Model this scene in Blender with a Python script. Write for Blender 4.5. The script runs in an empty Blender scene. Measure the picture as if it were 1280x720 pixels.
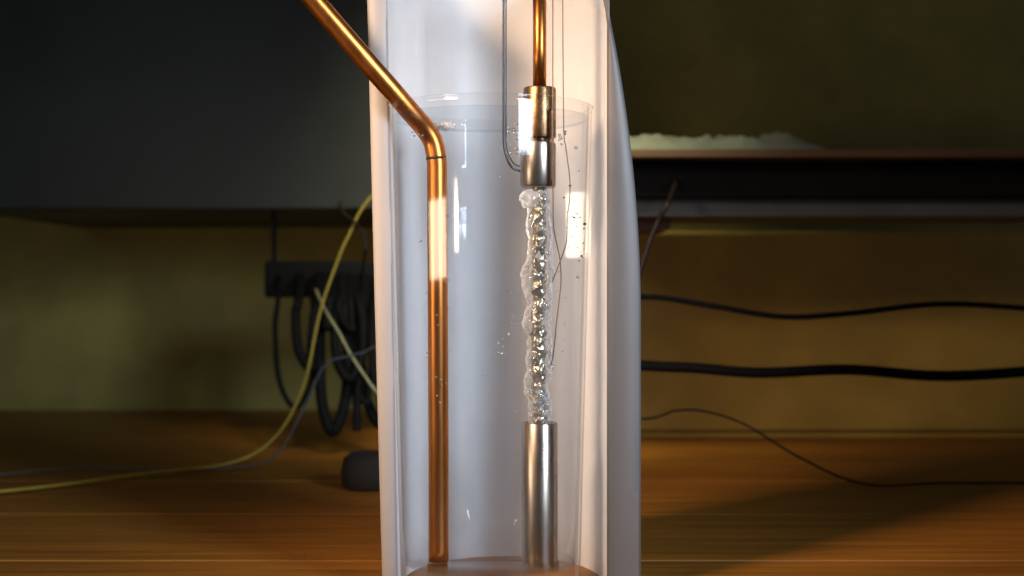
import bpy, bmesh, math, random
from mathutils import Vector, Matrix, noise
random.seed(7)
sc = bpy.context.scene
C = sc.collection
PX = 0.0006          # metres per photo pixel at the rod, one metre from the lens
Z0 = 1.20            # lens height above the floor
def P(px, py, d=0.0):
    """point seen at photo pixel (px,py) when it stands d metres behind the heater rod"""
    k = PX * (1 + d)
    return Vector(((px - 640) * k, d, Z0 + (360 - py) * k))

# ------------------------------------------------------------------ camera
cam = bpy.data.cameras.new('camera'); cam_o = bpy.data.objects.new('camera', cam); C.objects.link(cam_o)
cam_o.location = (0, -1, Z0); cam_o.rotation_euler = (math.radians(90), 0, 0)
cam.sensor_width = 36; cam.lens = 36 * 1.0 / (1280 * PX)
cam.clip_start = 0.02; cam.clip_end = 30
cam.dof.use_dof = True; cam.dof.focus_distance = 1.0; cam.dof.aperture_fstop = 5.6
sc.camera = cam_o
# ------------------------------------------------------------------ world, lamps, exposure
w = bpy.data.worlds.new('World'); sc.world = w; w.use_nodes = True
w.node_tree.nodes['Background'].inputs[0].default_value = (0.68, 0.80, 1.0, 1)
w.node_tree.nodes['Background'].inputs[1].default_value = 0.05
def area(name, loc, target, sx, sy, radiance, col, spread=180):
    l = bpy.data.lights.new(name, 'AREA'); l.shape = 'RECTANGLE'; l.size = sx; l.size_y = sy
    l.energy = radiance * math.pi * sx * sy; l.color = col; l.spread = math.radians(spread)
    o = bpy.data.objects.new(name, l); C.objects.link(o); o.location = loc
    o.rotation_euler = (Vector(target) - Vector(loc)).to_track_quat('-Z', 'Y').to_euler()
    return o
def az(a, D, z, cx=-0.0144):
    a = math.radians(a); return Vector((cx + D * math.sin(a), -D * math.cos(a), Z0 + z))
area('warm_lamp', az(-60, 0.80, 0.030), P(616, 330), 0.30, 0.10, 14, (1.0, 0.80, 0.56))
area('added_warm_fill', az(-46, 1.05, 0.62), P(700, 340, 0.06), 0.30, 0.25, 5.2, (1.0, 0.69, 0.46), 36)  # added unseen warm fill that brightens the sheet's right inner wall
area('cool_lamp', az(40, 1.2, 0.40), P(560, 340, 0.08), 0.36, 0.50, 2.5, (0.72, 0.85, 1.0), 42)
area('added_patch_beam', P(726, 281, 0.080) + Vector((-math.sin(math.radians(38)), -math.cos(math.radians(38)), 0.0)) * 0.45, P(726, 281, 0.080), 0.035, 0.052, 3.2, (1.0, 0.84, 0.58), 0.7)  # added unseen beam, throws the bright patch on the sheet's right wall
area('added_backdrop_light', (0.02, 0.30, Z0 + 0.62), (0.03, 0.95, Z0 - 0.02), 0.3, 0.2, 6.5, (1.0, 0.89, 0.56), 48)  # added unseen light, lifts the wall and cabinet behind the sheet
sc.view_settings.view_transform = 'Standard'; sc.view_settings.look = 'None'
sc.view_settings.exposure = 0.0; sc.view_settings.gamma = 1.0; sc.view_settings.use_curve_mapping = False
sc.cycles.transparent_max_bounces = 32; sc.cycles.max_bounces = 12
sc.cycles.sample_clamp_indirect = 6

# ------------------------------------------------------------------ helpers
def tag(o, label=None, cat=None, group=None, kind=None):
    if label: o['label'] = label
    if cat: o['category'] = cat
    if group: o['group'] = group
    if kind: o['kind'] = kind
    return o
def thing(name, loc, label, cat, group=None):
    o = bpy.data.objects.new(name, None); C.objects.link(o); o.location = loc; o.empty_display_size = 0.02
    return tag(o, label, cat, group)
def obj(name, bm, mat, parent=None, smooth=True, autosmooth=None):
    bmesh.ops.recalc_face_normals(bm, faces=bm.faces)
    me = bpy.data.meshes.new(name); bm.to_mesh(me); bm.free()
    for p in me.polygons: p.use_smooth = smooth
    if autosmooth is not None and smooth:
        me.set_sharp_from_angle(angle=math.radians(autosmooth))
    me.materials.append(mat)
    o = bpy.data.objects.new(name, me); C.objects.link(o)
    if parent is not None:
        o.parent = parent; o.matrix_parent_inverse = Matrix.Translation(-parent.location)
    return o
def add_box(bm, lo, hi, bev=0.0):
    r = bmesh.ops.create_cube(bm, size=1.0); vs = r['verts']
    lo = Vector(lo); hi = Vector(hi); c = (lo + hi) / 2; s = hi - lo
    for v in vs: v.co = Vector((v.co.x * s.x, v.co.y * s.y, v.co.z * s.z)) + c
    if bev > 0:
        es = list({e for v in vs for e in v.link_edges})
        bmesh.ops.bevel(bm, geom=es, offset=bev, segments=2, affect='EDGES', profile=0.5)
def spline(pts, n=10):
    """Catmull-Rom through the points"""
    pts = [Vector(p) for p in pts]; out = []
    q = [pts[0] * 2 - pts[1]] + pts + [pts[-1] * 2 - pts[-2]]
    for i in range(1, len(q) - 2):
        a, b, c, d = q[i-1], q[i], q[i+1], q[i+2]
        for k in range(n):
            t = k / n
            out.append(0.5 * ((2*b) + (c-a)*t + (2*a-5*b+4*c-d)*t*t + (3*b-a-3*c+d)*t**3))
    out.append(pts[-1]); return out
def add_tube(bm, path, rad, seg=12, caps=True):
    rings = []; n = len(path); up = None
    for i, p in enumerate(path):
        t = (path[min(i+1, n-1)] - path[max(i-1, 0)]).normalized()
        if up is None:
            up = t.orthogonal().normalized()
        up = (up - t * up.dot(t)).normalized(); s = t.cross(up)
        r = rad(i / (n - 1)) if callable(rad) else rad
        rings.append([bm.verts.new(p + (up * math.cos(2*math.pi*k/seg) + s * math.sin(2*math.pi*k/seg)) * r) for k in range(seg)])
    for a, b in zip(rings, rings[1:]):
        for k in range(seg): bm.faces.new((a[k], a[(k+1) % seg], b[(k+1) % seg], b[k]))
    if caps: bm.faces.new(rings[0][::-1]); bm.faces.new(rings[-1])
def add_lathe(bm, prof, c=(0, 0), seg=48, close=False):
    """profile list of (r,z) spun round the vertical axis at c; r=0 makes a pole"""
    rings = []
    for r, z in prof:
        if r <= 1e-7: rings.append([bm.verts.new((c[0], c[1], z))])
        else: rings.append([bm.verts.new((c[0] + r*math.cos(2*math.pi*k/seg), c[1] + r*math.sin(2*math.pi*k/seg), z)) for k in range(seg)])
    pairs = list(zip(rings, rings[1:]))
    if close: pairs.append((rings[-1], rings[0]))
    for a, b in pairs:
        for k in range(seg):
            k2 = (k+1) % seg
            if len(a) == 1 and len(b) == 1: continue
            if len(a) == 1: bm.faces.new((a[0], b[k2], b[k]))
            elif len(b) == 1: bm.faces.new((a[k], a[k2], b[0]))
            else: bm.faces.new((a[k], a[k2], b[k2], b[k]))

# ------------------------------------------------------------------ materials
def new_mat(name):
    m = bpy.data.materials.new(name); m.use_nodes = True
    nt = m.node_tree; return m, nt, nt.nodes['Principled BSDF'], nt.nodes['Material Output']
def mottled(name, col, rough=0.6, metal=0.0, var=0.25, scale=20, bump=0.0, bscale=200, coord='Object', stretch=(1,1,1), spec=0.5):
    m, nt, b, out = new_mat(name)
    tc = nt.nodes.new('ShaderNodeTexCoord'); mp = nt.nodes.new('ShaderNodeMapping'); mp.inputs['Scale'].default_value = stretch
    nt.links.new(tc.outputs[coord], mp.inputs[0])
    n = nt.nodes.new('ShaderNodeTexNoise'); n.inputs['Scale'].default_value = scale; n.inputs['Detail'].default_value = 6; n.inputs['Roughness'].default_value = 0.65
    nt.links.new(mp.outputs[0], n.inputs['Vector'])
    r = nt.nodes.new('ShaderNodeValToRGB'); r.color_ramp.elements[0].position = 0.3; r.color_ramp.elements[1].position = 0.72
    r.color_ramp.elements[0].color = (*[c * (1 - var) for c in col], 1); r.color_ramp.elements[1].color = (*[min(1, c * (1 + var * 0.6)) for c in col], 1)
    nt.links.new(n.outputs['Fac'], r.inputs[0]); nt.links.new(r.outputs[0], b.inputs['Base Color'])
    b.inputs['Roughness'].default_value = rough; b.inputs['Metallic'].default_value = metal; b.inputs['Specular IOR Level'].default_value = spec
    mr = nt.nodes.new('ShaderNodeMapRange'); mr.inputs[3].default_value = max(0.02, rough - 0.12 * min(1, rough * 2)); mr.inputs[4].default_value = min(1, rough + 0.12)
    nt.links.new(n.outputs['Fac'], mr.inputs[0]); nt.links.new(mr.outputs[0], b.inputs['Roughness'])
    if bump:
        n2 = nt.nodes.new('ShaderNodeTexNoise'); n2.inputs['Scale'].default_value = bscale; n2.inputs['Detail'].default_value = 4
        nt.links.new(mp.outputs[0], n2.inputs['Vector'])
        bp = nt.nodes.new('ShaderNodeBump'); bp.inputs['Strength'].default_value = bump; bp.inputs['Distance'].default_value = 0.001
        nt.links.new(n2.outputs['Fac'], bp.inputs['Height']); nt.links.new(bp.outputs[0], b.inputs['Normal'])
    return m
def clear(name, tint=(1, 1, 1), ior=1.45, gain=1.0, milk=0.0, milkcol=(0.9, 0.9, 0.9), rough=0.0, bump=0, bscale=300, edge=0.0, grazing=1.0):
    """thin clear wall: see-through, Fresnel mirror, optional milky share that grows towards the rim"""
    m, nt, b, out = new_mat(name); nt.nodes.remove(b)
    tr = nt.nodes.new('ShaderNodeBsdfTransparent'); tr.inputs[0].default_value = (*tint, 1)
    gl = nt.nodes.new('ShaderNodeBsdfGlossy'); gl.inputs['Roughness'].default_value = rough
    # Schlick Fresnel, the same from both sides of the thin wall
    fr = nt.nodes.new('ShaderNodeLayerWeight'); fr.inputs[0].default_value = 0.5
    f0 = gain * ((ior - 1) / (ior + 1)) ** 2
    p5 = nt.nodes.new('ShaderNodeMath'); p5.operation = 'POWER'; p5.inputs[1].default_value = 5.0
    mu = nt.nodes.new('ShaderNodeMath'); mu.operation = 'MULTIPLY_ADD'; mu.inputs[1].default_value = grazing * (1 - f0); mu.inputs[2].default_value = f0; mu.use_clamp = True
    nt.links.new(fr.outputs['Facing'], p5.inputs[0]); nt.links.new(p5.outputs[0], mu.inputs[0])
    base = tr
    if bump:
        tc = nt.nodes.new('ShaderNodeTexCoord'); n2 = nt.nodes.new('ShaderNodeTexNoise'); n2.inputs['Scale'].default_value = bscale; n2.inputs['Detail'].default_value = 3
        nt.links.new(tc.outputs['Object'], n2.inputs['Vector'])
        bp = nt.nodes.new('ShaderNodeBump'); bp.inputs['Strength'].default_value = bump; bp.inputs['Distance'].default_value = 0.001
        nt.links.new(n2.outputs['Fac'], bp.inputs['Height']); nt.links.new(bp.outputs[0], gl.inputs['Normal']); nt.links.new(bp.outputs[0], fr.inputs['Normal'])
    if milk or edge:
        df = nt.nodes.new('ShaderNodeBsdfDiffuse'); df.inputs[0].default_value = (*milkcol, 1)
        tl = nt.nodes.new('ShaderNodeBsdfTranslucent'); tl.inputs[0].default_value = (*milkcol, 1)
        ad = nt.nodes.new('ShaderNodeMixShader'); ad.inputs[0].default_value = 0.45
        nt.links.new(df.outputs[0], ad.inputs[1]); nt.links.new(tl.outputs[0], ad.inputs[2])
        lw = nt.nodes.new('ShaderNodeLayerWeight'); lw.inputs[0].default_value = 0.5
        pw = nt.nodes.new('ShaderNodeMath'); pw.operation = 'POWER'; pw.inputs[1].default_value = 2.0
        ma = nt.nodes.new('ShaderNodeMath'); ma.operation = 'MULTIPLY_ADD'; ma.inputs[1].default_value = edge; ma.inputs[2].default_value = milk; ma.use_clamp = True
        nt.links.new(lw.outputs['Facing'], pw.inputs[0]); nt.links.new(pw.outputs[0], ma.inputs[0])
        mm = nt.nodes.new('ShaderNodeMixShader'); nt.links.new(ma.outputs[0], mm.inputs[0])
        nt.links.new(tr.outputs[0], mm.inputs[1]); nt.links.new(ad.outputs[0], mm.inputs[2]); base = mm
    mx = nt.nodes.new('ShaderNodeMixShader')
    nt.links.new(mu.outputs[0], mx.inputs[0]); nt.links.new(base.outputs[0], mx.inputs[1]); nt.links.new(gl.outputs[0], mx.inputs[2])
    nt.links.new(mx.outputs[0], out.inputs[0]); return m
M_sheet = mottled('white_sheet', (0.79, 0.775, 0.765), 0.55, var=0.07, scale=14, bump=0.05, bscale=260)
M_edge = mottled('painted_edge_shade', (0.135, 0.125, 0.122), 0.5, var=0.04, scale=9, bump=0.04, bscale=260)  # shade on the sheet's right edge, painted as a darker grey
M_edgeL = mottled('painted_edge_light', (0.42, 0.385, 0.37), 0.5, var=0.04, scale=9, bump=0.04, bscale=260)  # dimmer light on the sheet's left edge, painted as pinkish grey
M_copper = mottled('drawn_copper', (0.66, 0.235, 0.055), 0.31, 1.0, var=0.5, scale=45, bump=0.05, bscale=500, stretch=(1, 1, 0.12))
M_bronze = mottled('bronze', (0.27, 0.15, 0.07), 0.3, 1.0, var=0.5, scale=120, bump=0.2, bscale=500)
M_steel = mottled('polished_steel', (0.42, 0.345, 0.28), 0.27, 1.0, var=0.30, scale=90, bump=0.03, bscale=600, stretch=(1, 1, 0.2))
M_rod = mottled('hot_heater_metal', (0.50, 0.41, 0.28), 0.24, 1.0, var=0.7, scale=110, bump=0.12, bscale=150)
M_mark = mottled('black_mark', (0.02, 0.012, 0.01), 0.6)
M_glass = clear('vessel_glass', (0.992, 0.996, 0.998), 1.5, 1.0, grazing=0.8, rough=0.045)
M_water = clear('boiling_water', (0.93, 0.945, 0.965), 1.06, 1.0, grazing=0.25)
M_film = clear('vapour_film', (0.97, 0.97, 0.97), 1.25, 1.1, milk=0.08, edge=1.25, milkcol=(0.97, 0.96, 0.95), rough=0.05, bump=0.3, bscale=160)
M_blob = clear('white_bubble', (0.95, 0.95, 0.95), 1.3, 1.2, milk=0.28, edge=0.65, milkcol=(0.95, 0.95, 0.95), rough=0.08, bump=0.5, bscale=350)
M_bub = clear('small_bubble', (0.80, 0.80, 0.80), 2.2, 1.0, milk=0.12, edge=0.9, milkcol=(0.95, 0.95, 0.95), rough=0.03)
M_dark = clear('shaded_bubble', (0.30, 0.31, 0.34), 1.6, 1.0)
M_foam = clear('foam', (0.95, 0.95, 0.95), 1.3, 1.2, milk=0.55, edge=0.45, milkcol=(0.97, 0.97, 0.97), rough=0.1)
M_wire = mottled('thermocouple_wire', (0.20, 0.13, 0.09), 0.4, 0.7)
M_hook = mottled('grey_hook_metal', (0.06, 0.06, 0.065), 0.25, 0.9)
M_wall = mottled('ochre_wall', (0.40, 0.34, 0.09), 0.75, var=0.3, scale=5, bump=0.1, bscale=60)
M_olive = mottled('olive_cabinet', (0.38, 0.27, 0.06), 0.5, var=0.25, scale=6, bump=0.03, bscale=80)
M_wood = mottled('orange_wood', (0.33, 0.125, 0.010), 0.5, var=0.45, scale=30, bump=0.15, bscale=90, stretch=(0.16, 3.5, 3.5))
M_board = mottled('brown_board', (0.10, 0.055, 0.025), 0.6, var=0.3, scale=14, stretch=(0.25, 3, 3))
M_black = mottled('black_plastic', (0.008, 0.008, 0.009), 0.65, var=0.3, scale=30, spec=0.1)
M_cable = mottled('black_cable_sheath', (0.006, 0.006, 0.007), 0.65, var=0.3, scale=60, spec=0.1)
M_redcab = mottled('red_brown_cable', (0.016, 0.006, 0.005), 0.45, var=0.3, scale=60)
M_yelcab = mottled('yellow_cable', (0.38, 0.29, 0.035), 0.45, var=0.15, scale=60)
M_palecab = mottled('pale_cable', (0.45, 0.42, 0.20), 0.45, var=0.15, scale=60)
M_slate = mottled('dark_slate_paint', (0.020, 0.025, 0.023), 0.5, var=0.25, scale=6)
M_bluegrey = mottled('blue_grey_steel', (0.075, 0.085, 0.10), 0.5, var=0.2, scale=12)
M_plastic = mottled('greenish_plastic', (0.14, 0.155, 0.125), 0.35, var=0.25, scale=30)
M_brown = mottled('dark_brown_rubber', (0.014, 0.009, 0.006), 0.85, var=0.4, scale=40, bump=0.3, bscale=120)

# ------------------------------------------------------------------ the setting
ZB = Z0 - 0.225                                  # bench top
WALL_D = 1.47
bm = bmesh.new(); add_box(bm, (-1.6, WALL_D, 0.0), (1.6, WALL_D + 0.08, 2.3)); tag(obj('wall', bm, M_wall, smooth=False), kind='structure')
t = thing('bench', (0, 0.5, ZB - 0.9), 'orange brown wooden bench top carrying the vessel, seen behind the white sheet', 'bench')
for i in range(8):                                # boards of the top
    y0 = -0.35 + i * 0.2265; bm = bmesh.new()
    add_box(bm, (-1.5, y0, ZB - 0.03), (1.5, y0 + 0.2240, ZB - 0.0002 * (i % 2)), 0.0015); obj('plank', bm, M_wood, t, smooth=False)
for sx in (-1.4, 1.4):
    for y in (-0.25, 1.36):
        bm = bmesh.new(); add_box(bm, (sx - 0.03, y - 0.03, ZB - 0.9), (sx + 0.03, y + 0.03, ZB - 0.0305)); obj('leg', bm, M_wood, t, smooth=False)
bm = bmesh.new(); add_box(bm, (-2, -1.6, ZB - 0.96), (2, 1.55, ZB - 0.9)); tag(obj('floor', bm, M_slate, smooth=False), kind='structure')

# olive cabinet standing on the bench at right
D1 = 0.975 - 0.0
D1 = 0.225 / PX / 188 - 1
t = thing('storage_cabinet', (P(900, 0, D1).x, D1 + 0.2, ZB), 'olive ochre cabinet on the bench behind the black cables', 'cabinet')
xs = [P(700, 0, D1).x, P(1320, 0, D1).x]
zt = P(0, 288, D1).z
bm = bmesh.new(); add_box(bm, (xs[0], D1 + 0.012, ZB), (xs[1], D1 + 0.30, zt)); obj('body', bm, M_olive, t, smooth=False)
bm = bmesh.new(); add_box(bm, (xs[0] + 0.002, D1, ZB + 0.012), (xs[1] - 0.002, D1 + 0.0115, zt - 0.004), 0.002); obj('front_panel', bm, M_olive, t, smooth=False)

# ------------------------------------------------------------------ white curved sheet behind the vessel
def lerp(y, tab):
    if y <= tab[0][0]: a, b = tab[0], tab[1]
    elif y >= tab[-1][0]: a, b = tab[-2], tab[-1]
    else:
        for a, b in zip(tab, tab[1:]):
            if a[0] <= y <= b[0]: break
    return a[1] + (b[1] - a[1]) * (y - a[0]) / (b[0] - a[0])
LO = [(157, 463.5), (360, 468.5), (563, 474)]; LI = [(157, 487.5), (360, 491.5), (563, 495)]
def RO(y): return 800.5 - (2.7e-4 * (400 - y) ** 2 if y < 400 else 0)
bm = bmesh.new(); rows = []; strip = []; stripl = []
PYS = [-70 + i * 20 for i in range(40)] + [735]
PYS = [p for p in PYS if p < 735] + [735]
for py in PYS:
    z = P(0, py).z; X = lambda px: (px - 640) * PX
    lo, li, ri, ro = X(lerp(py, LO)), X(lerp(py, LI)), X(758), X(RO(py))
    wob = 0.0006 * noise.noise(Vector((0.3, 0.1, py * 0.01)))
    cx = (li + ri) / 2; hw = (ri - li) / 2; row = []
    DEP = 0.115
    # inner face, left to right, then outer face back again
    for k in range(33):
        a = math.pi * k / 32
        row.append((cx - hw * math.cos(a), 0.004 + DEP * math.sin(a) ** 0.8 + wob, z))
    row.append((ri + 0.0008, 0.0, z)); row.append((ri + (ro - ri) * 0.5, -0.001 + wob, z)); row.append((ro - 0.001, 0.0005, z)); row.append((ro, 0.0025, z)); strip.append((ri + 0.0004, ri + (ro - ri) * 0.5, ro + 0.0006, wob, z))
    for k in range(17):
        a = math.pi * (1 - k / 16)
        cxo = (lo + ro) / 2; hwo = (ro - lo) / 2
        row.append((cxo - hwo * math.cos(a), 0.010 + (DEP + 0.012) * math.sin(a) ** 0.8, z))
    row.append((lo, 0.0025, z)); row.append((lo + 0.001, 0.0003, z)); row.append(((lo + li) / 2, -0.0012 + wob, z)); row.append((li - 0.001, 0.0, z))
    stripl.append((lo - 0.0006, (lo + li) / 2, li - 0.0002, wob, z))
    rows.append([bm.verts.new(v) for v in row])
n = len(rows[0])
for a, b in zip(rows, rows[1:]):
    for k in range(n): bm.faces.new((a[k], a[(k+1) % n], b[(k+1) % n], b[k]))
bm.faces.new(rows[0]); bm.faces.new(rows[-1][::-1])
o = thing('white_backing_sheet', (P(640, 0).x, 0.06, ZB), 'x', 'x')
obj('sheet', bm, M_sheet, o, autosmooth=50)
for st, mat, lab, sg in ((strip, M_edge, 'right edge of the white sheet, its shade painted as an added grey strip', 1), (stripl, M_edgeL, 'left edge of the white sheet, its dimmer light painted as an added pinkish strip', -1)):
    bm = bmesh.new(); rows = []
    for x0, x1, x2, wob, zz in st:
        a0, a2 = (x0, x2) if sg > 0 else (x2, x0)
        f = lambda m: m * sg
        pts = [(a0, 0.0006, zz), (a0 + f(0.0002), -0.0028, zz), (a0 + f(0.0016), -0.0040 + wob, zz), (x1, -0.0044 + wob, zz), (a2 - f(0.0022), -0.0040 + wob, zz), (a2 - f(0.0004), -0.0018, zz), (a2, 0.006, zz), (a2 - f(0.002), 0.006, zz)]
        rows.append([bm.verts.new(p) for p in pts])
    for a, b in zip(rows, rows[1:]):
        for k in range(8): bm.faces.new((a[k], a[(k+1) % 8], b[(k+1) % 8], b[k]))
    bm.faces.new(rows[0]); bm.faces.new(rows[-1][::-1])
    tag(obj('edge_tone_strip', bm, mat, o, autosmooth=50), lab)  # added strips, carry the edges' light and shade as colour
tag(o, 'tall white curved sheet standing behind and around the glass vessel', 'backing sheet')

# ------------------------------------------------------------------ glass vessel and water
VX = [(157, 614.3), (563, 611.0)]
VRt = [(157, 126.3), (563, 116.0)]
VC = P(613, 360)
def vr(py): return lerp(py, VRt) * PX
t = thing('glass_vessel', (VC.x, 0, ZB), 'clear round glass vessel of water in front of the white sheet', 'vessel')
ys = [735, 730, 700, 640, 563, 460, 360, 260, 157, 142, 137]
outer = [(vr(y), P(0, y).z) for y in ys]; inner = [(vr(y) - 0.0022, P(0, y).z) for y in reversed(ys[2:])]
bm = bmesh.new()
add_lathe(bm, [(0, P(0, 735).z)] + outer + [(vr(136) + 0.0012, P(0, 135.5).z), (vr(136) - 0.0010, P(0, 134).z), (vr(136) - 0.0030, P(0, 135.5).z)] + inner + [(0, P(0, 702).z)], (VC.x, 0), 96)
obj('wall', bm, M_glass, t)
bm = bmesh.new()
WT = P(0, 150).z
add_lathe(bm, [(0, P(0, 699).z)] + [(vr(y) - 0.0028, P(0, y).z) for y in (698, 640, 563, 460, 360, 260, 157, 152)] + [(vr(150) - 0.0028, WT + 0.0014), (vr(150) - 0.0034, WT + 0.0006), (vr(150) - 0.006, WT - 0.0012), (0, WT - 0.0014)], (VC.x, 0), 96)
o = obj('water', bm, M_water); tag(o, 'clear boiling water filling the glass vessel', 'water')

# ------------------------------------------------------------------ copper tube
t = thing('copper_tube', P(548, 702), 'thick copper tube with a bent top and a black ring mark, left of the rod', 'tube')
path = [P(548.2, y) for y in range(701, 205, -12)] + spline([P(546.2, 207), P(545, 194), P(540.5, 176), P(530.5, 160, -0.003), P(515, 142, -0.010), P(490, 113, -0.018), P(455, 73, -0.026), P(380, -14, -0.040), P(330, -72, -0.048)], 8)
path = [Vector((p.x - (548.2 - 546.2) * PX * max(0, min(1, (p.z - P(0, 563).z) / (P(0, 207).z - P(0, 563).z))) if p.z < P(0, 208).z else p.x, p.y, p.z)) for p in path]
bm = bmesh.new(); add_tube(bm, path, 12.6 * PX, 40); obj('pipe', bm, M_copper, t)
bm = bmesh.new(); c = P(545.3, 198)
add_tube(bm, [c + Vector((0.0, 0, -0.0010)), c + Vector((-0.0001, 0, 0.0010))], 12.9 * PX, 40); obj('ring_mark', bm, M_mark, t)

# ------------------------------------------------------------------ upper electrode
RX = 674
t = thing('upper_electrode', P(672, 235), 'polished steel sleeve hanging above the glowing rod, bronze collar on top', 'electrode')
c = P(672.5, 0); R = 22.3 * PX
z = lambda y: P(0, y).z
bm = bmesh.new(); add_lathe(bm, [(0, z(234.5)), (R * 0.86, z(235)), (R * 0.95, z(234)), (R, z(231)), (R, z(181)), (R * 0.97, z(179)), (R * 0.62, z(178.5)), (0, z(178.5))], (c.x, 0), 64); obj('sleeve', bm, M_steel, t, autosmooth=40)
bm = bmesh.new(); add_lathe(bm, [(0, z(178.2)), (R * 0.60, z(178.2)), (R * 0.62, z(176)), (R * 0.62, z(174)), (R * 0.90, z(172.5)), (R * 0.92, z(170)), (R * 0.92, z(112)), (R * 0.88, z(110)), (R * 0.5, z(109.5)), (0, z(109.5))], (c.x + 0.0012, 0), 48); obj('collar', bm, M_bronze, t, autosmooth=40)
bm = bmesh.new(); add_tube(bm, [P(674.5, 109.8), P(674.5, 60), P(674.5, -70)], 8.5 * PX, 32); obj('stem', bm, M_copper, t)
bm = bmesh.new(); add_tube(bm, spline([P(690.5, 135, -0.014), P(690.5, 180, -0.0137), P(690, 232, -0.0135)], 6), 1.5 * PX, 8); obj('side_wire', bm, M_bronze, t)
t = thing('wire_hook', P(640, 212), 'thin grey wire hook curling under the water beside the steel sleeve', 'hook')
bm = bmesh.new(); add_tube(bm, spline([P(629.5, -70, -0.006), P(629.5, 100, -0.006), P(629.5, 160, -0.006), P(630, 182, -0.006), P(634, 199, -0.006), P(641, 210, -0.006), P(650, 214, -0.004)], 8), 1.4 * PX, 10); obj('wire', bm, M_hook, t)
bm = bmesh.new(); add_tube(bm, spline([P(632.6, -70, -0.004), P(632.6, 100, -0.004), P(632.6, 160, -0.004), P(633, 180, -0.004), P(636.6, 195, -0.004), P(643, 205, -0.004), P(650, 208, -0.003)], 8), 0.8 * PX, 8); obj('wire', bm, M_hook, t)

# ------------------------------------------------------------------ lower electrode
t = thing('lower_electrode', P(674.5, 701), 'hollow steel tube below the boiling rod, standing on the vessel floor', 'electrode')
c = P(674.5, 0); R2 = 22.6 * PX
bm = bmesh.new(); add_lathe(bm, [(R2 * 0.80, z(701)), (R2, z(701)), (R2, z(529)), (R2 * 0.97, z(528)), (R2 * 0.82, z(528)), (R2 * 0.80, z(529))], (c.x, 0), 64, close=True); obj('tube_wall', bm, M_steel, t, autosmooth=40)
bm = bmesh.new(); add_lathe(bm, [(0, z(560)), (R2 * 0.785, z(560)), (R2 * 0.785, z(531)), (0, z(530.5))], (c.x, 0), 48); obj('plug', bm, M_bronze, t, autosmooth=40)

# ------------------------------------------------------------------ heater rod with its vapour film
t = thing('heater_rod', P(RX, 531), 'thin glittering metal heater rod wrapped in a ragged film of vapour', 'rod')
def body(rfun, y0, y1, ny, seg, mat, name, xc):
    bm = bmesh.new(); rings = []
    for j in range(ny + 1):
        py = y0 + (y1 - y0) * j / ny; ring = []
        for k in range(seg):
            a = 2 * math.pi * k / seg
            r, cx = rfun(py, a)
            ring.append(bm.verts.new((((cx - 640) + r * math.cos(a)) * PX, r * math.sin(a) * PX, z(py))))
        rings.append(ring)
    for a, b in zip(rings, rings[1:]):
        for k in range(seg): bm.faces.new((a[k], a[(k+1) % seg], b[(k+1) % seg], b[k]))
    bm.faces.new(rings[0]); bm.faces.new(rings[-1][::-1])
    return obj(name, bm, mat, t)
def core(py, a):
    v = Vector((math.cos(a) * 0.9, math.sin(a) * 0.9, py * 0.085))
    r = 8.6 + 3.0 * noise.noise(v) + 1.5 * noise.noise(v * 2.2 + Vector((3, 1, 0))) + 0.2 * noise.noise(v * 6)
    return r, RX - 0.6
body(core, 234, 534, 300, 36, M_rod, 'core', RX)
LE = [(236, 664), (250, 661), (262, 660), (270, 659), (285, 657), (300, 660), (320, 659), (335, 653.5), (345, 651.5), (358, 653), (365, 656), (380, 659), (395, 656), (403, 652), (411, 654), (420, 659), (435, 659.5), (450, 658), (460, 659), (470, 657), (480, 655), (490, 655.5), (500, 660), (515, 661), (531, 662)]
RE = [(236, 684), (262, 687), (285, 690), (300, 690), (320, 690), (340, 692), (355, 691), (380, 690), (400, 689), (420, 689.5), (440, 688), (460, 690), (470, 689), (482, 685), (495, 686), (508, 690), (520, 689), (531, 686)]
def film(py, a):
    l, r = lerp(py, LE), lerp(py, RE); cx = (l + r) / 2; hw = (r - l) / 2
    v = Vector((math.cos(a) * 1.2, math.sin(a) * 1.2, py * 0.075))
    hw = hw + 0.3 + 2.4 * noise.noise(v) + 1.5 * noise.noise(v * 2.7 + Vector((5, 2, 1))) + 0.25 * noise.noise(v * 6)
    return hw, cx
FILM = body(film, 236.5, 530.2, 260, 48, M_film, 'vapour_film', RX)
def blob(bm, c, r, sq=(1, 1, 1), rough=0.0, sub=3, seed=0):
    m = bmesh.ops.create_icosphere(bm, subdivisions=sub, radius=1.0)
    for v in m['verts']:
        k = 1 + rough * noise.noise(v.co * 1.7 + Vector((seed * 3.1, seed, 0)))
        v.co = Vector((v.co.x * sq[0] * k, v.co.y * sq[1] * k, v.co.z * sq[2] * k)) * r + c
# clinging bubbles, parts of the rod
for i in range(110):
    py = random.uniform(262, 527) if i < 70 else random.uniform(488, 529); a = random.uniform(-math.pi, math.pi)
    if random.random() < 0.7: a = -abs(a) if abs(a) < math.pi else a
    l, r = lerp(py, LE), lerp(py, RE); rr = (r - l) / 2 * random.uniform(0.62, 1.0)
    bm = bmesh.new(); s = random.choice([1.3, 1.6, 2.0, 2.6, 3.2]) * (1.25 if py > 490 else 1)
    blob(bm, Vector((((l + r) / 2 - 640 + rr * math.cos(a)) * PX, rr * math.sin(a) * PX, z(py))), s * PX, (1, 1, random.uniform(0.7, 1.7)), 0.75, 2, i)
    obj('clinging_bubble', bm, M_bub if random.random() < 0.6 else M_blob, FILM)
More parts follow.
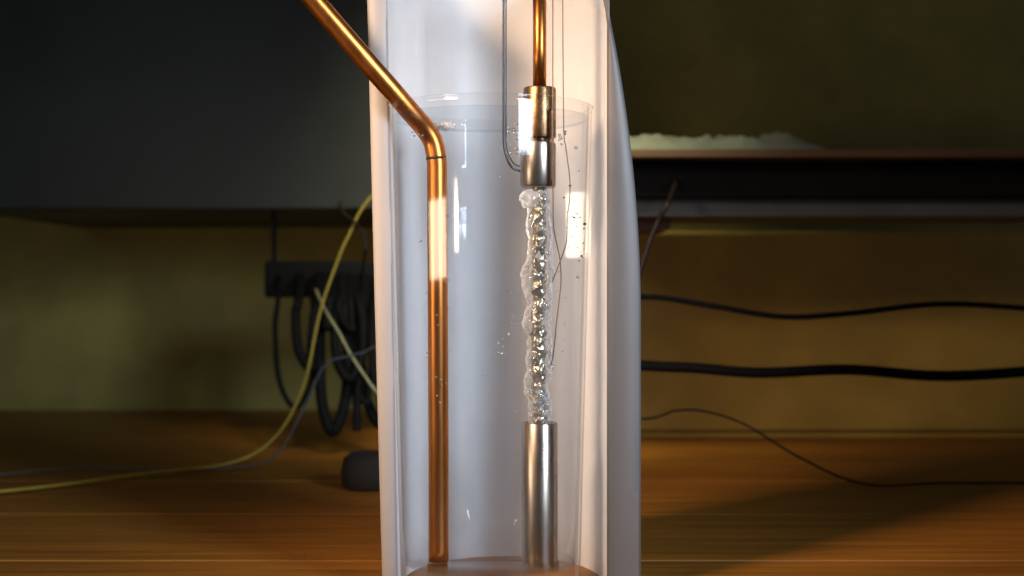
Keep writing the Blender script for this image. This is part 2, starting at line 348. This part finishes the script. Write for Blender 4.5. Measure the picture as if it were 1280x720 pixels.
# big white bubble under the sleeve
bm = bmesh.new(); blob(bm, P(661.5, 249, -0.006), 1, (11.5 * PX, 9 * PX, 11 * PX), 0.45, 4, 3)
for v in bm.verts: pass
o = obj('vapour_bubble', bm, M_blob); tag(o, 'large whitish bubble bulging left under the steel sleeve', 'bubble')
bm = bmesh.new(); blob(bm, P(677, 249, -0.006), 1, (9.0 * PX, 8 * PX, 8.5 * PX), 0.4, 4, 9)
o = obj('vapour_bubble', bm, M_bub); tag(o, 'clear round bubble under the sleeve, right of the large white one', 'bubble')

# ------------------------------------------------------------------ thermocouple wires
t = thing('thermocouple_wire', P(697, 430), 'thin dark wire running down close along the right of the rod', 'wire')
bm = bmesh.new(); add_tube(bm, spline([P(691, -70, -0.016), P(691, 100, -0.016), P(691, 180, -0.016), P(691.3, 240, -0.016), P(692, 282, -0.015), P(696, 305, -0.013), P(700, 325, -0.012), P(701.2, 350, -0.01), P(699, 375, -0.01), P(696, 400, -0.01), P(693.5, 425, -0.009), P(691, 447, -0.006), P(687, 460, -0.003)], 8), 0.75 * PX, 8); obj('strand', bm, M_wire, t)
t = thing('thermocouple_wire', P(710, 232), 'thin kinked wire hanging farther right, crossing the bright patch', 'wire')
bm = bmesh.new(); add_tube(bm, spline([P(703, -70, -0.01), P(704, 100, -0.01), P(705, 168, -0.01), P(707, 182, -0.01), P(710, 205, -0.01), P(711.5, 215, -0.01), P(712.5, 231, -0.01), P(712, 250, -0.01), P(709.5, 270, -0.01), P(708.5, 298, -0.01), P(706, 310, -0.01), P(700, 327, -0.01), P(695, 340, -0.01), P(690, 352, -0.006)], 8), 0.7 * PX, 8); obj('strand', bm, M_wire, t)
bm = bmesh.new(); blob(bm, P(712.5, 232, -0.01), 1.8 * PX, (1.2, 1, 0.8), 0.2, 2, 4); obj('bead', bm, M_wire, t)

# ------------------------------------------------------------------ loose bubbles
def loose(pts, label, group, mat=M_bub, d0=-0.03):
    base = None
    for px, py, s in pts:
        if base is None:
            bm = bmesh.new(); blob(bm, Vector(), 1.0, (1, 1, 0.85), 0.12, 2, 2); o = obj('bubble', bm, mat); base = o
        else:
            o = base.copy(); C.objects.link(o)
        d = d0 + random.uniform(-0.006, 0.006); k = 1 + d
        o.location = P(px, py, d); o.scale = ((0.95 if mat is M_dark else 1.25) * s * PX * k,) * 3
        tag(o, label, 'bubble', group)
loose([(622, 428, 1.6), (627, 442, 1.4), (631, 441.5, 1.2), (636, 418, 1.6), (641, 396, 1.3), (646, 406, 1.3), (652, 395, 1.1), (639, 404, 1.1), (623, 441, 1.0)], 'tiny bubble in the cluster in the water left of the rod', 'bubbles left of the rod')
loose([(525.5, 301, 2.0)], 'single bubble in the water left of the copper tube', None)
loose([(646.5, 515, 1.7)], 'small bubble just above left of the lower steel tube', None)
loose([(623, 221, 1.2)], 'single tiny bubble below the wire hook', None)
loose([(720, 184.5, 2.2)], 'round bubble high on the glass right of the kinked wire', None)
loose([(723, 212.5, 1.9)], 'bubble on the glass midway above the bright patch', None)
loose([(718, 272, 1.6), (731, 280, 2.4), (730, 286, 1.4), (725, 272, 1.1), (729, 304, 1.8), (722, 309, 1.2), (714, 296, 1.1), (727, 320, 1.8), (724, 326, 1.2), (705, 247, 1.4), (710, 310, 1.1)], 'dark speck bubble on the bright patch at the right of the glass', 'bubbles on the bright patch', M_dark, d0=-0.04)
loose([(722, 346.5, 2.0)], 'flat bubble on the glass below the bright patch', None)
loose([(544, 406.5, 1.3), (548, 406.5, 1.3), (546, 394, 0.8), (550, 373, 1.5)], 'tiny bubble on the middle of the copper tube', 'bubbles at mid tube', d0=-0.0088)
loose([(534, 441, 1.2), (534, 446, 1.2), (533.5, 378, 1.0), (534, 366, .9), (560, 386, 1.0), (560, 270, 1.1), (560, 350, 1.1)], 'tiny bubble clinging to the edge of the copper tube', 'bubbles on the tube edge', d0=-0.002)
loose([(545, 471.5, 1.2), (551, 474.5, 1.1), (558, 479, 1.1), (559, 488, 1.2), (551, 487, 1.2), (546.5, 494.5, 1.1), (550, 503, 1.2), (560, 506, 1.1), (553, 482, .9), (551, 545, 1.0)], 'tiny bubble speckling the lower copper tube', 'bubbles low on the tube', d0=-0.0088)
loose([(515 + random.uniform(0, 16), 158 + random.uniform(-4, 16), random.uniform(0.9, 1.6)) for i in range(14)], 'bubble clinging to the bend of the copper tube', 'bubbles at the bend', d0=-0.007)
loose([(635 + random.uniform(0, 13), 157 + random.uniform(-6, 36), random.uniform(0.9, 2.0)) for i in range(22)], 'bubble between the wire hook and the steel sleeve', 'bubbles by the hook', d0=0.0)
loose([(698 + random.uniform(0, 10), 168 + random.uniform(-4, 14), random.uniform(0.9, 2.0)) for i in range(9)], 'bubble between the two thermocouple wires near the sleeve', 'bubbles by the wires', d0=-0.008)
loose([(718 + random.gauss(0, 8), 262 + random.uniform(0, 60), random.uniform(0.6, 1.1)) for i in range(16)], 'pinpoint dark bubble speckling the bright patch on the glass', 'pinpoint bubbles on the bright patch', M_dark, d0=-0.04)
loose([(random.uniform(598, 652), random.uniform(360, 470), random.uniform(0.5, 0.9)) for i in range(14)], 'pinpoint bubble drifting in the water left of the rod', 'pinpoint bubbles left of the rod')
loose([(random.uniform(694, 712), random.uniform(330, 500), random.uniform(0.5, 0.9)) for i in range(8)], 'pinpoint bubble drifting in the water right of the rod', 'pinpoint bubbles right of the rod')
# foam on the water
for i, (px, py, s, d, lab) in enumerate([(553, 157, 10, 0.006, 'white foam clump on the water right of the copper bend')]):
    bm = bmesh.new()
    for k in range(48):
        blob(bm, P(px + random.gauss(0, s * 0.7), py + abs(random.gauss(0, s * 0.28)) * (1 if random.random() < 0.6 else -0.5), d + random.gauss(0, 0.004)), random.uniform(1.6, 3.8) * PX, rough=0.3, sub=2, seed=k)
    o = obj('foam', bm, M_foam); tag(o, lab, 'foam')

# ------------------------------------------------------------------ things on and above the bench, right
D2 = 0.62
t = thing('shelf', P(1000, 197, D2), 'brown shelf board above the olive cabinet, crumpled plastic on it', 'shelf')
bm = bmesh.new(); add_box(bm, (P(720, 0, D2).x, D2, z(0) * 0 + P(0, 197, D2).z), (P(1330, 0, D2).x, D2 + 0.28, P(0, 186, D2).z), 0.0015); obj('board', bm, M_board, t, smooth=False)
bm = bmesh.new()
bmesh.ops.create_grid(bm, x_segments=60, y_segments=24, size=1.0)
for v in bm.verts:
    u, w_ = v.co.x, v.co.y; x = P(880 + 170 * u, 0, D2).x; y = D2 + 0.12 + 0.10 * w_
    e = max(0, 1 - abs(u) ** 6) * max(0, 1 - abs(w_) ** 6)
    h = 0.0006 + e * (0.018 + 0.014 * noise.noise(Vector((u * 4, w_ * 2, 1))) + 0.012 * abs(noise.noise(Vector((u * 11, w_ * 5, 3)))))
    v.co = Vector((x, y, P(0, 186, D2).z + max(0.0006, h)))
o = obj('plastic_sheet', bm, M_plastic); tag(o, 'crumpled greenish white plastic lying on the brown shelf', 'plastic')
t = thing('equipment_box', P(900, 250, 0.66), 'black equipment box under the brown shelf', 'box')
bm = bmesh.new(); add_box(bm, P(730, 247, 0.66), Vector((P(1330, 0, 0.66).x, 0.88, P(0, 197.6, 0.62).z - 0.001)), 0.003); obj('case', bm, M_black, t, smooth=False)
bm = bmesh.new(); add_box(bm, P(730, 271, 0.68), Vector((P(1330, 0, 0.68).x, 0.86, P(0, 248, 0.68).z)), 0.002); obj('base_rail', bm, M_bluegrey, t, smooth=False)
t = thing('wood_strip', P(800, 287, 0.70), 'short brown wooden strip on top of the olive cabinet', 'wood strip')
bm = bmesh.new(); add_box(bm, P(740, 287.5, 0.72), Vector((P(838, 0, 0.72).x, 0.90, P(0, 272, 0.72).z)), 0.002); obj('strip', bm, M_board, t, smooth=False)
def cable(name, pts, r, mat, label, group=None, seg=10):
    o_pts = spline(pts, 8); bm = bmesh.new(); add_tube(bm, o_pts, r, seg)
    o = obj(name, bm, mat); tag(o, label, 'cable', group); return o
D3 = 0.55
cable('cable', [P(846, 225, 0.665), P(842, 236, 0.62), P(836, 252, D3), P(822, 278, D3), P(811, 305, D3), P(803, 330, D3), P(795, 352, D3), P(780, 375, D3)], 3.3 * PX * 1.5, M_redcab, 'dark red brown cable slanting down from the black box to the white sheet')
cable('cable', [P(740, 368, D3), P(800, 371, D3), P(825, 372, D3), P(850, 375.5, D3), P(900, 384, D3), P(980, 396, D3), P(1060, 392, D3), P(1180, 380, D3), P(1320, 388, D3)], 3.7 * PX * 1.5, M_cable, 'upper thick black cable running level across the olive cabinet')
cable('cable', [P(740, 456, D3), P(800, 457, D3), P(830, 458.5, D3), P(870, 460, D3), P(950, 466, D3), P(1060, 462, D3), P(1180, 470, D3), P(1320, 462, D3)], 7 * PX * 1.5, M_cable, 'thickest black cable, the lower one across the olive cabinet')
cable('cable', [P(770, 522, D3), P(800, 523.5, D3), P(818, 522, D3), P(832, 517.5, D3), P(846, 513, D3), P(880, 514, D3), P(930, 530, D3), P(1000, 572, D3 - 0.05), P(1080, 605, D3 - 0.05), P(1180, 604, D3 - 0.05), P(1330, 604, D3 - 0.05)], 1.5 * PX * 1.5, M_black, 'thin dark cable sagging near the foot of the olive cabinet')

# ------------------------------------------------------------------ things behind, left
DL = 0.9
t = thing('wall_cupboard', P(300, 262, DL), 'dark slate cupboard hanging above the tangled cables on the left', 'cupboard')
bm = bmesh.new(); add_box(bm, (P(-60, 0, DL).x, DL + 0.02, P(0, 262, DL).z), (P(620, 0, DL).x, WALL_D, P(0, -110, DL).z)); obj('case', bm, M_slate, t, smooth=False)
for a, b in ((-58, 618),):
    bm = bmesh.new(); add_box(bm, (P(a, 0, DL).x, DL, P(0, 261, DL).z), (P(b, 0, DL).x, DL + 0.0195, P(0, -108, DL).z), 0.002); obj('front_panel', bm, M_slate, t, smooth=False)
t = thing('power_strip', P(440, 350, 0.96), 'long black power strip on the left where the cables gather', 'power strip')
bm = bmesh.new(); add_box(bm, P(330, 372, 0.93), Vector((P(560, 0, 0.93).x, 0.99, P(0, 326, 0.93).z)), 0.004); obj('case', bm, M_black, t, smooth=False)
for px in (340, 545):
    bm = bmesh.new(); add_box(bm, (P(px, 0, 0.96).x, 0.955, P(0, 327, 0.93).z), (P(px + 5, 0, 0.96).x, 0.965, P(0, 262, 0.90).z + 0.001)); obj('hanger', bm, M_black, t, smooth=False)
rnd = random.Random(5)
ORD = ['leftmost', 'second', 'third', 'fourth', 'fifth', 'sixth', 'seventh', 'eighth', 'ninth', 'tenth', 'eleventh', 'twelfth', 'thirteenth', 'rightmost']
xs = [388, 400, 410, 418, 425, 432, 438, 444, 449, 454, 459, 464, 469, 474]
for i, x in enumerate(xs):
    d = 0.86 + rnd.uniform(-0.04, 0.03); bot = rnd.uniform(410, 545); x2 = x + rnd.choice([-1, 1]) * rnd.uniform(14, 44); x2 = min(540, max(345, x2))
    dx = x2 - x; w1 = rnd.uniform(-10, 10); w2 = rnd.uniform(-10, 10)
    pts = [P(x, 350, 0.925), P(x + w1 * 0.4, 374, d), P(x + w1, 350 + (bot - 350) * 0.45, d - 0.02), P(x + dx * 0.12 + w1, 350 + (bot - 350) * 0.78, d - 0.03),
           P(x + dx * 0.45, bot, d - 0.04), P(x + dx * 0.85 + w2, 350 + (bot - 350) * 0.80, d - 0.03), P(x2 + w2, 350 + (bot - 350) * 0.4, d - 0.01), P(x2 + w2 * 0.3, 376, d), P(x2, 346, 0.925)]
    cable('cable', pts, rnd.uniform(3.2, 7.0) * PX * 1.88, M_cable, 'black cable looping under the power strip, its start %s of fourteen' % ORD[i], 'black cables hanging on the left')
cable('cable', [P(-60, 620, 0.40), P(60, 608, 0.48), P(180, 592, 0.56), P(290, 578, 0.64), P(345, 545, 0.66), P(380, 480, 0.66), P(400, 390, 0.66), P(425, 318, 0.66), P(437, 292, 0.66), P(446, 272, 0.66), P(456, 256, 0.66), P(468, 243, 0.66), P(500, 222, 0.66)], 2.0 * PX * 1.66, M_yelcab, 'yellow cable arching up behind the left edge of the white sheet')
cable('cable', [P(392, 355, 0.92), P(405, 385, 0.70), P(425, 418, 0.64), P(437, 441, 0.64), P(450, 461, 0.64), P(463, 480, 0.64), P(472, 491, 0.64), P(500, 520, 0.64)], 1.9 * PX * 1.64, M_palecab, 'pale greenish cable slanting down across the black cables')
cable('cable', [P(-60, 600, 0.54), P(90, 585, 0.60), P(240, 587, 0.62), P(335, 575, 0.62), P(375, 520, 0.62), P(405, 458, 0.62), P(437, 445, 0.62), P(455, 440, 0.62), P(470, 432, 0.62), P(495, 420, 0.62)], 1.2 * PX * 1.62, M_bluegrey, 'thin grey cable rising towards the white sheet on the left')
cable('cable', [P(424, 250, 0.92), P(430, 266, 0.80), P(440, 275, 0.66), P(450, 285, 0.66), P(457, 300, 0.66), P(456, 318, 0.66), P(452, 345, 0.93)], 1.7 * PX * 1.66, M_brown, 'dark brown cable loop in front of the ochre wall, above the power strip')
t = thing('brown_roll', P(462, 562, 0.5), 'dark brown round roll on the bench left of the white sheet', 'roll')
c = P(463, 0, 0.5); rz = 42 * PX * 1.5
bm = bmesh.new(); add_lathe(bm, [(0.010, ZB), (0.028, ZB), (0.032, ZB + 0.004), (0.033, ZB + 0.02), (0.030, ZB + 0.034), (0.022, ZB + 0.040), (0.010, ZB + 0.040)], (c.x, 0.5), 40, close=True); obj('winding', bm, M_brown, t)
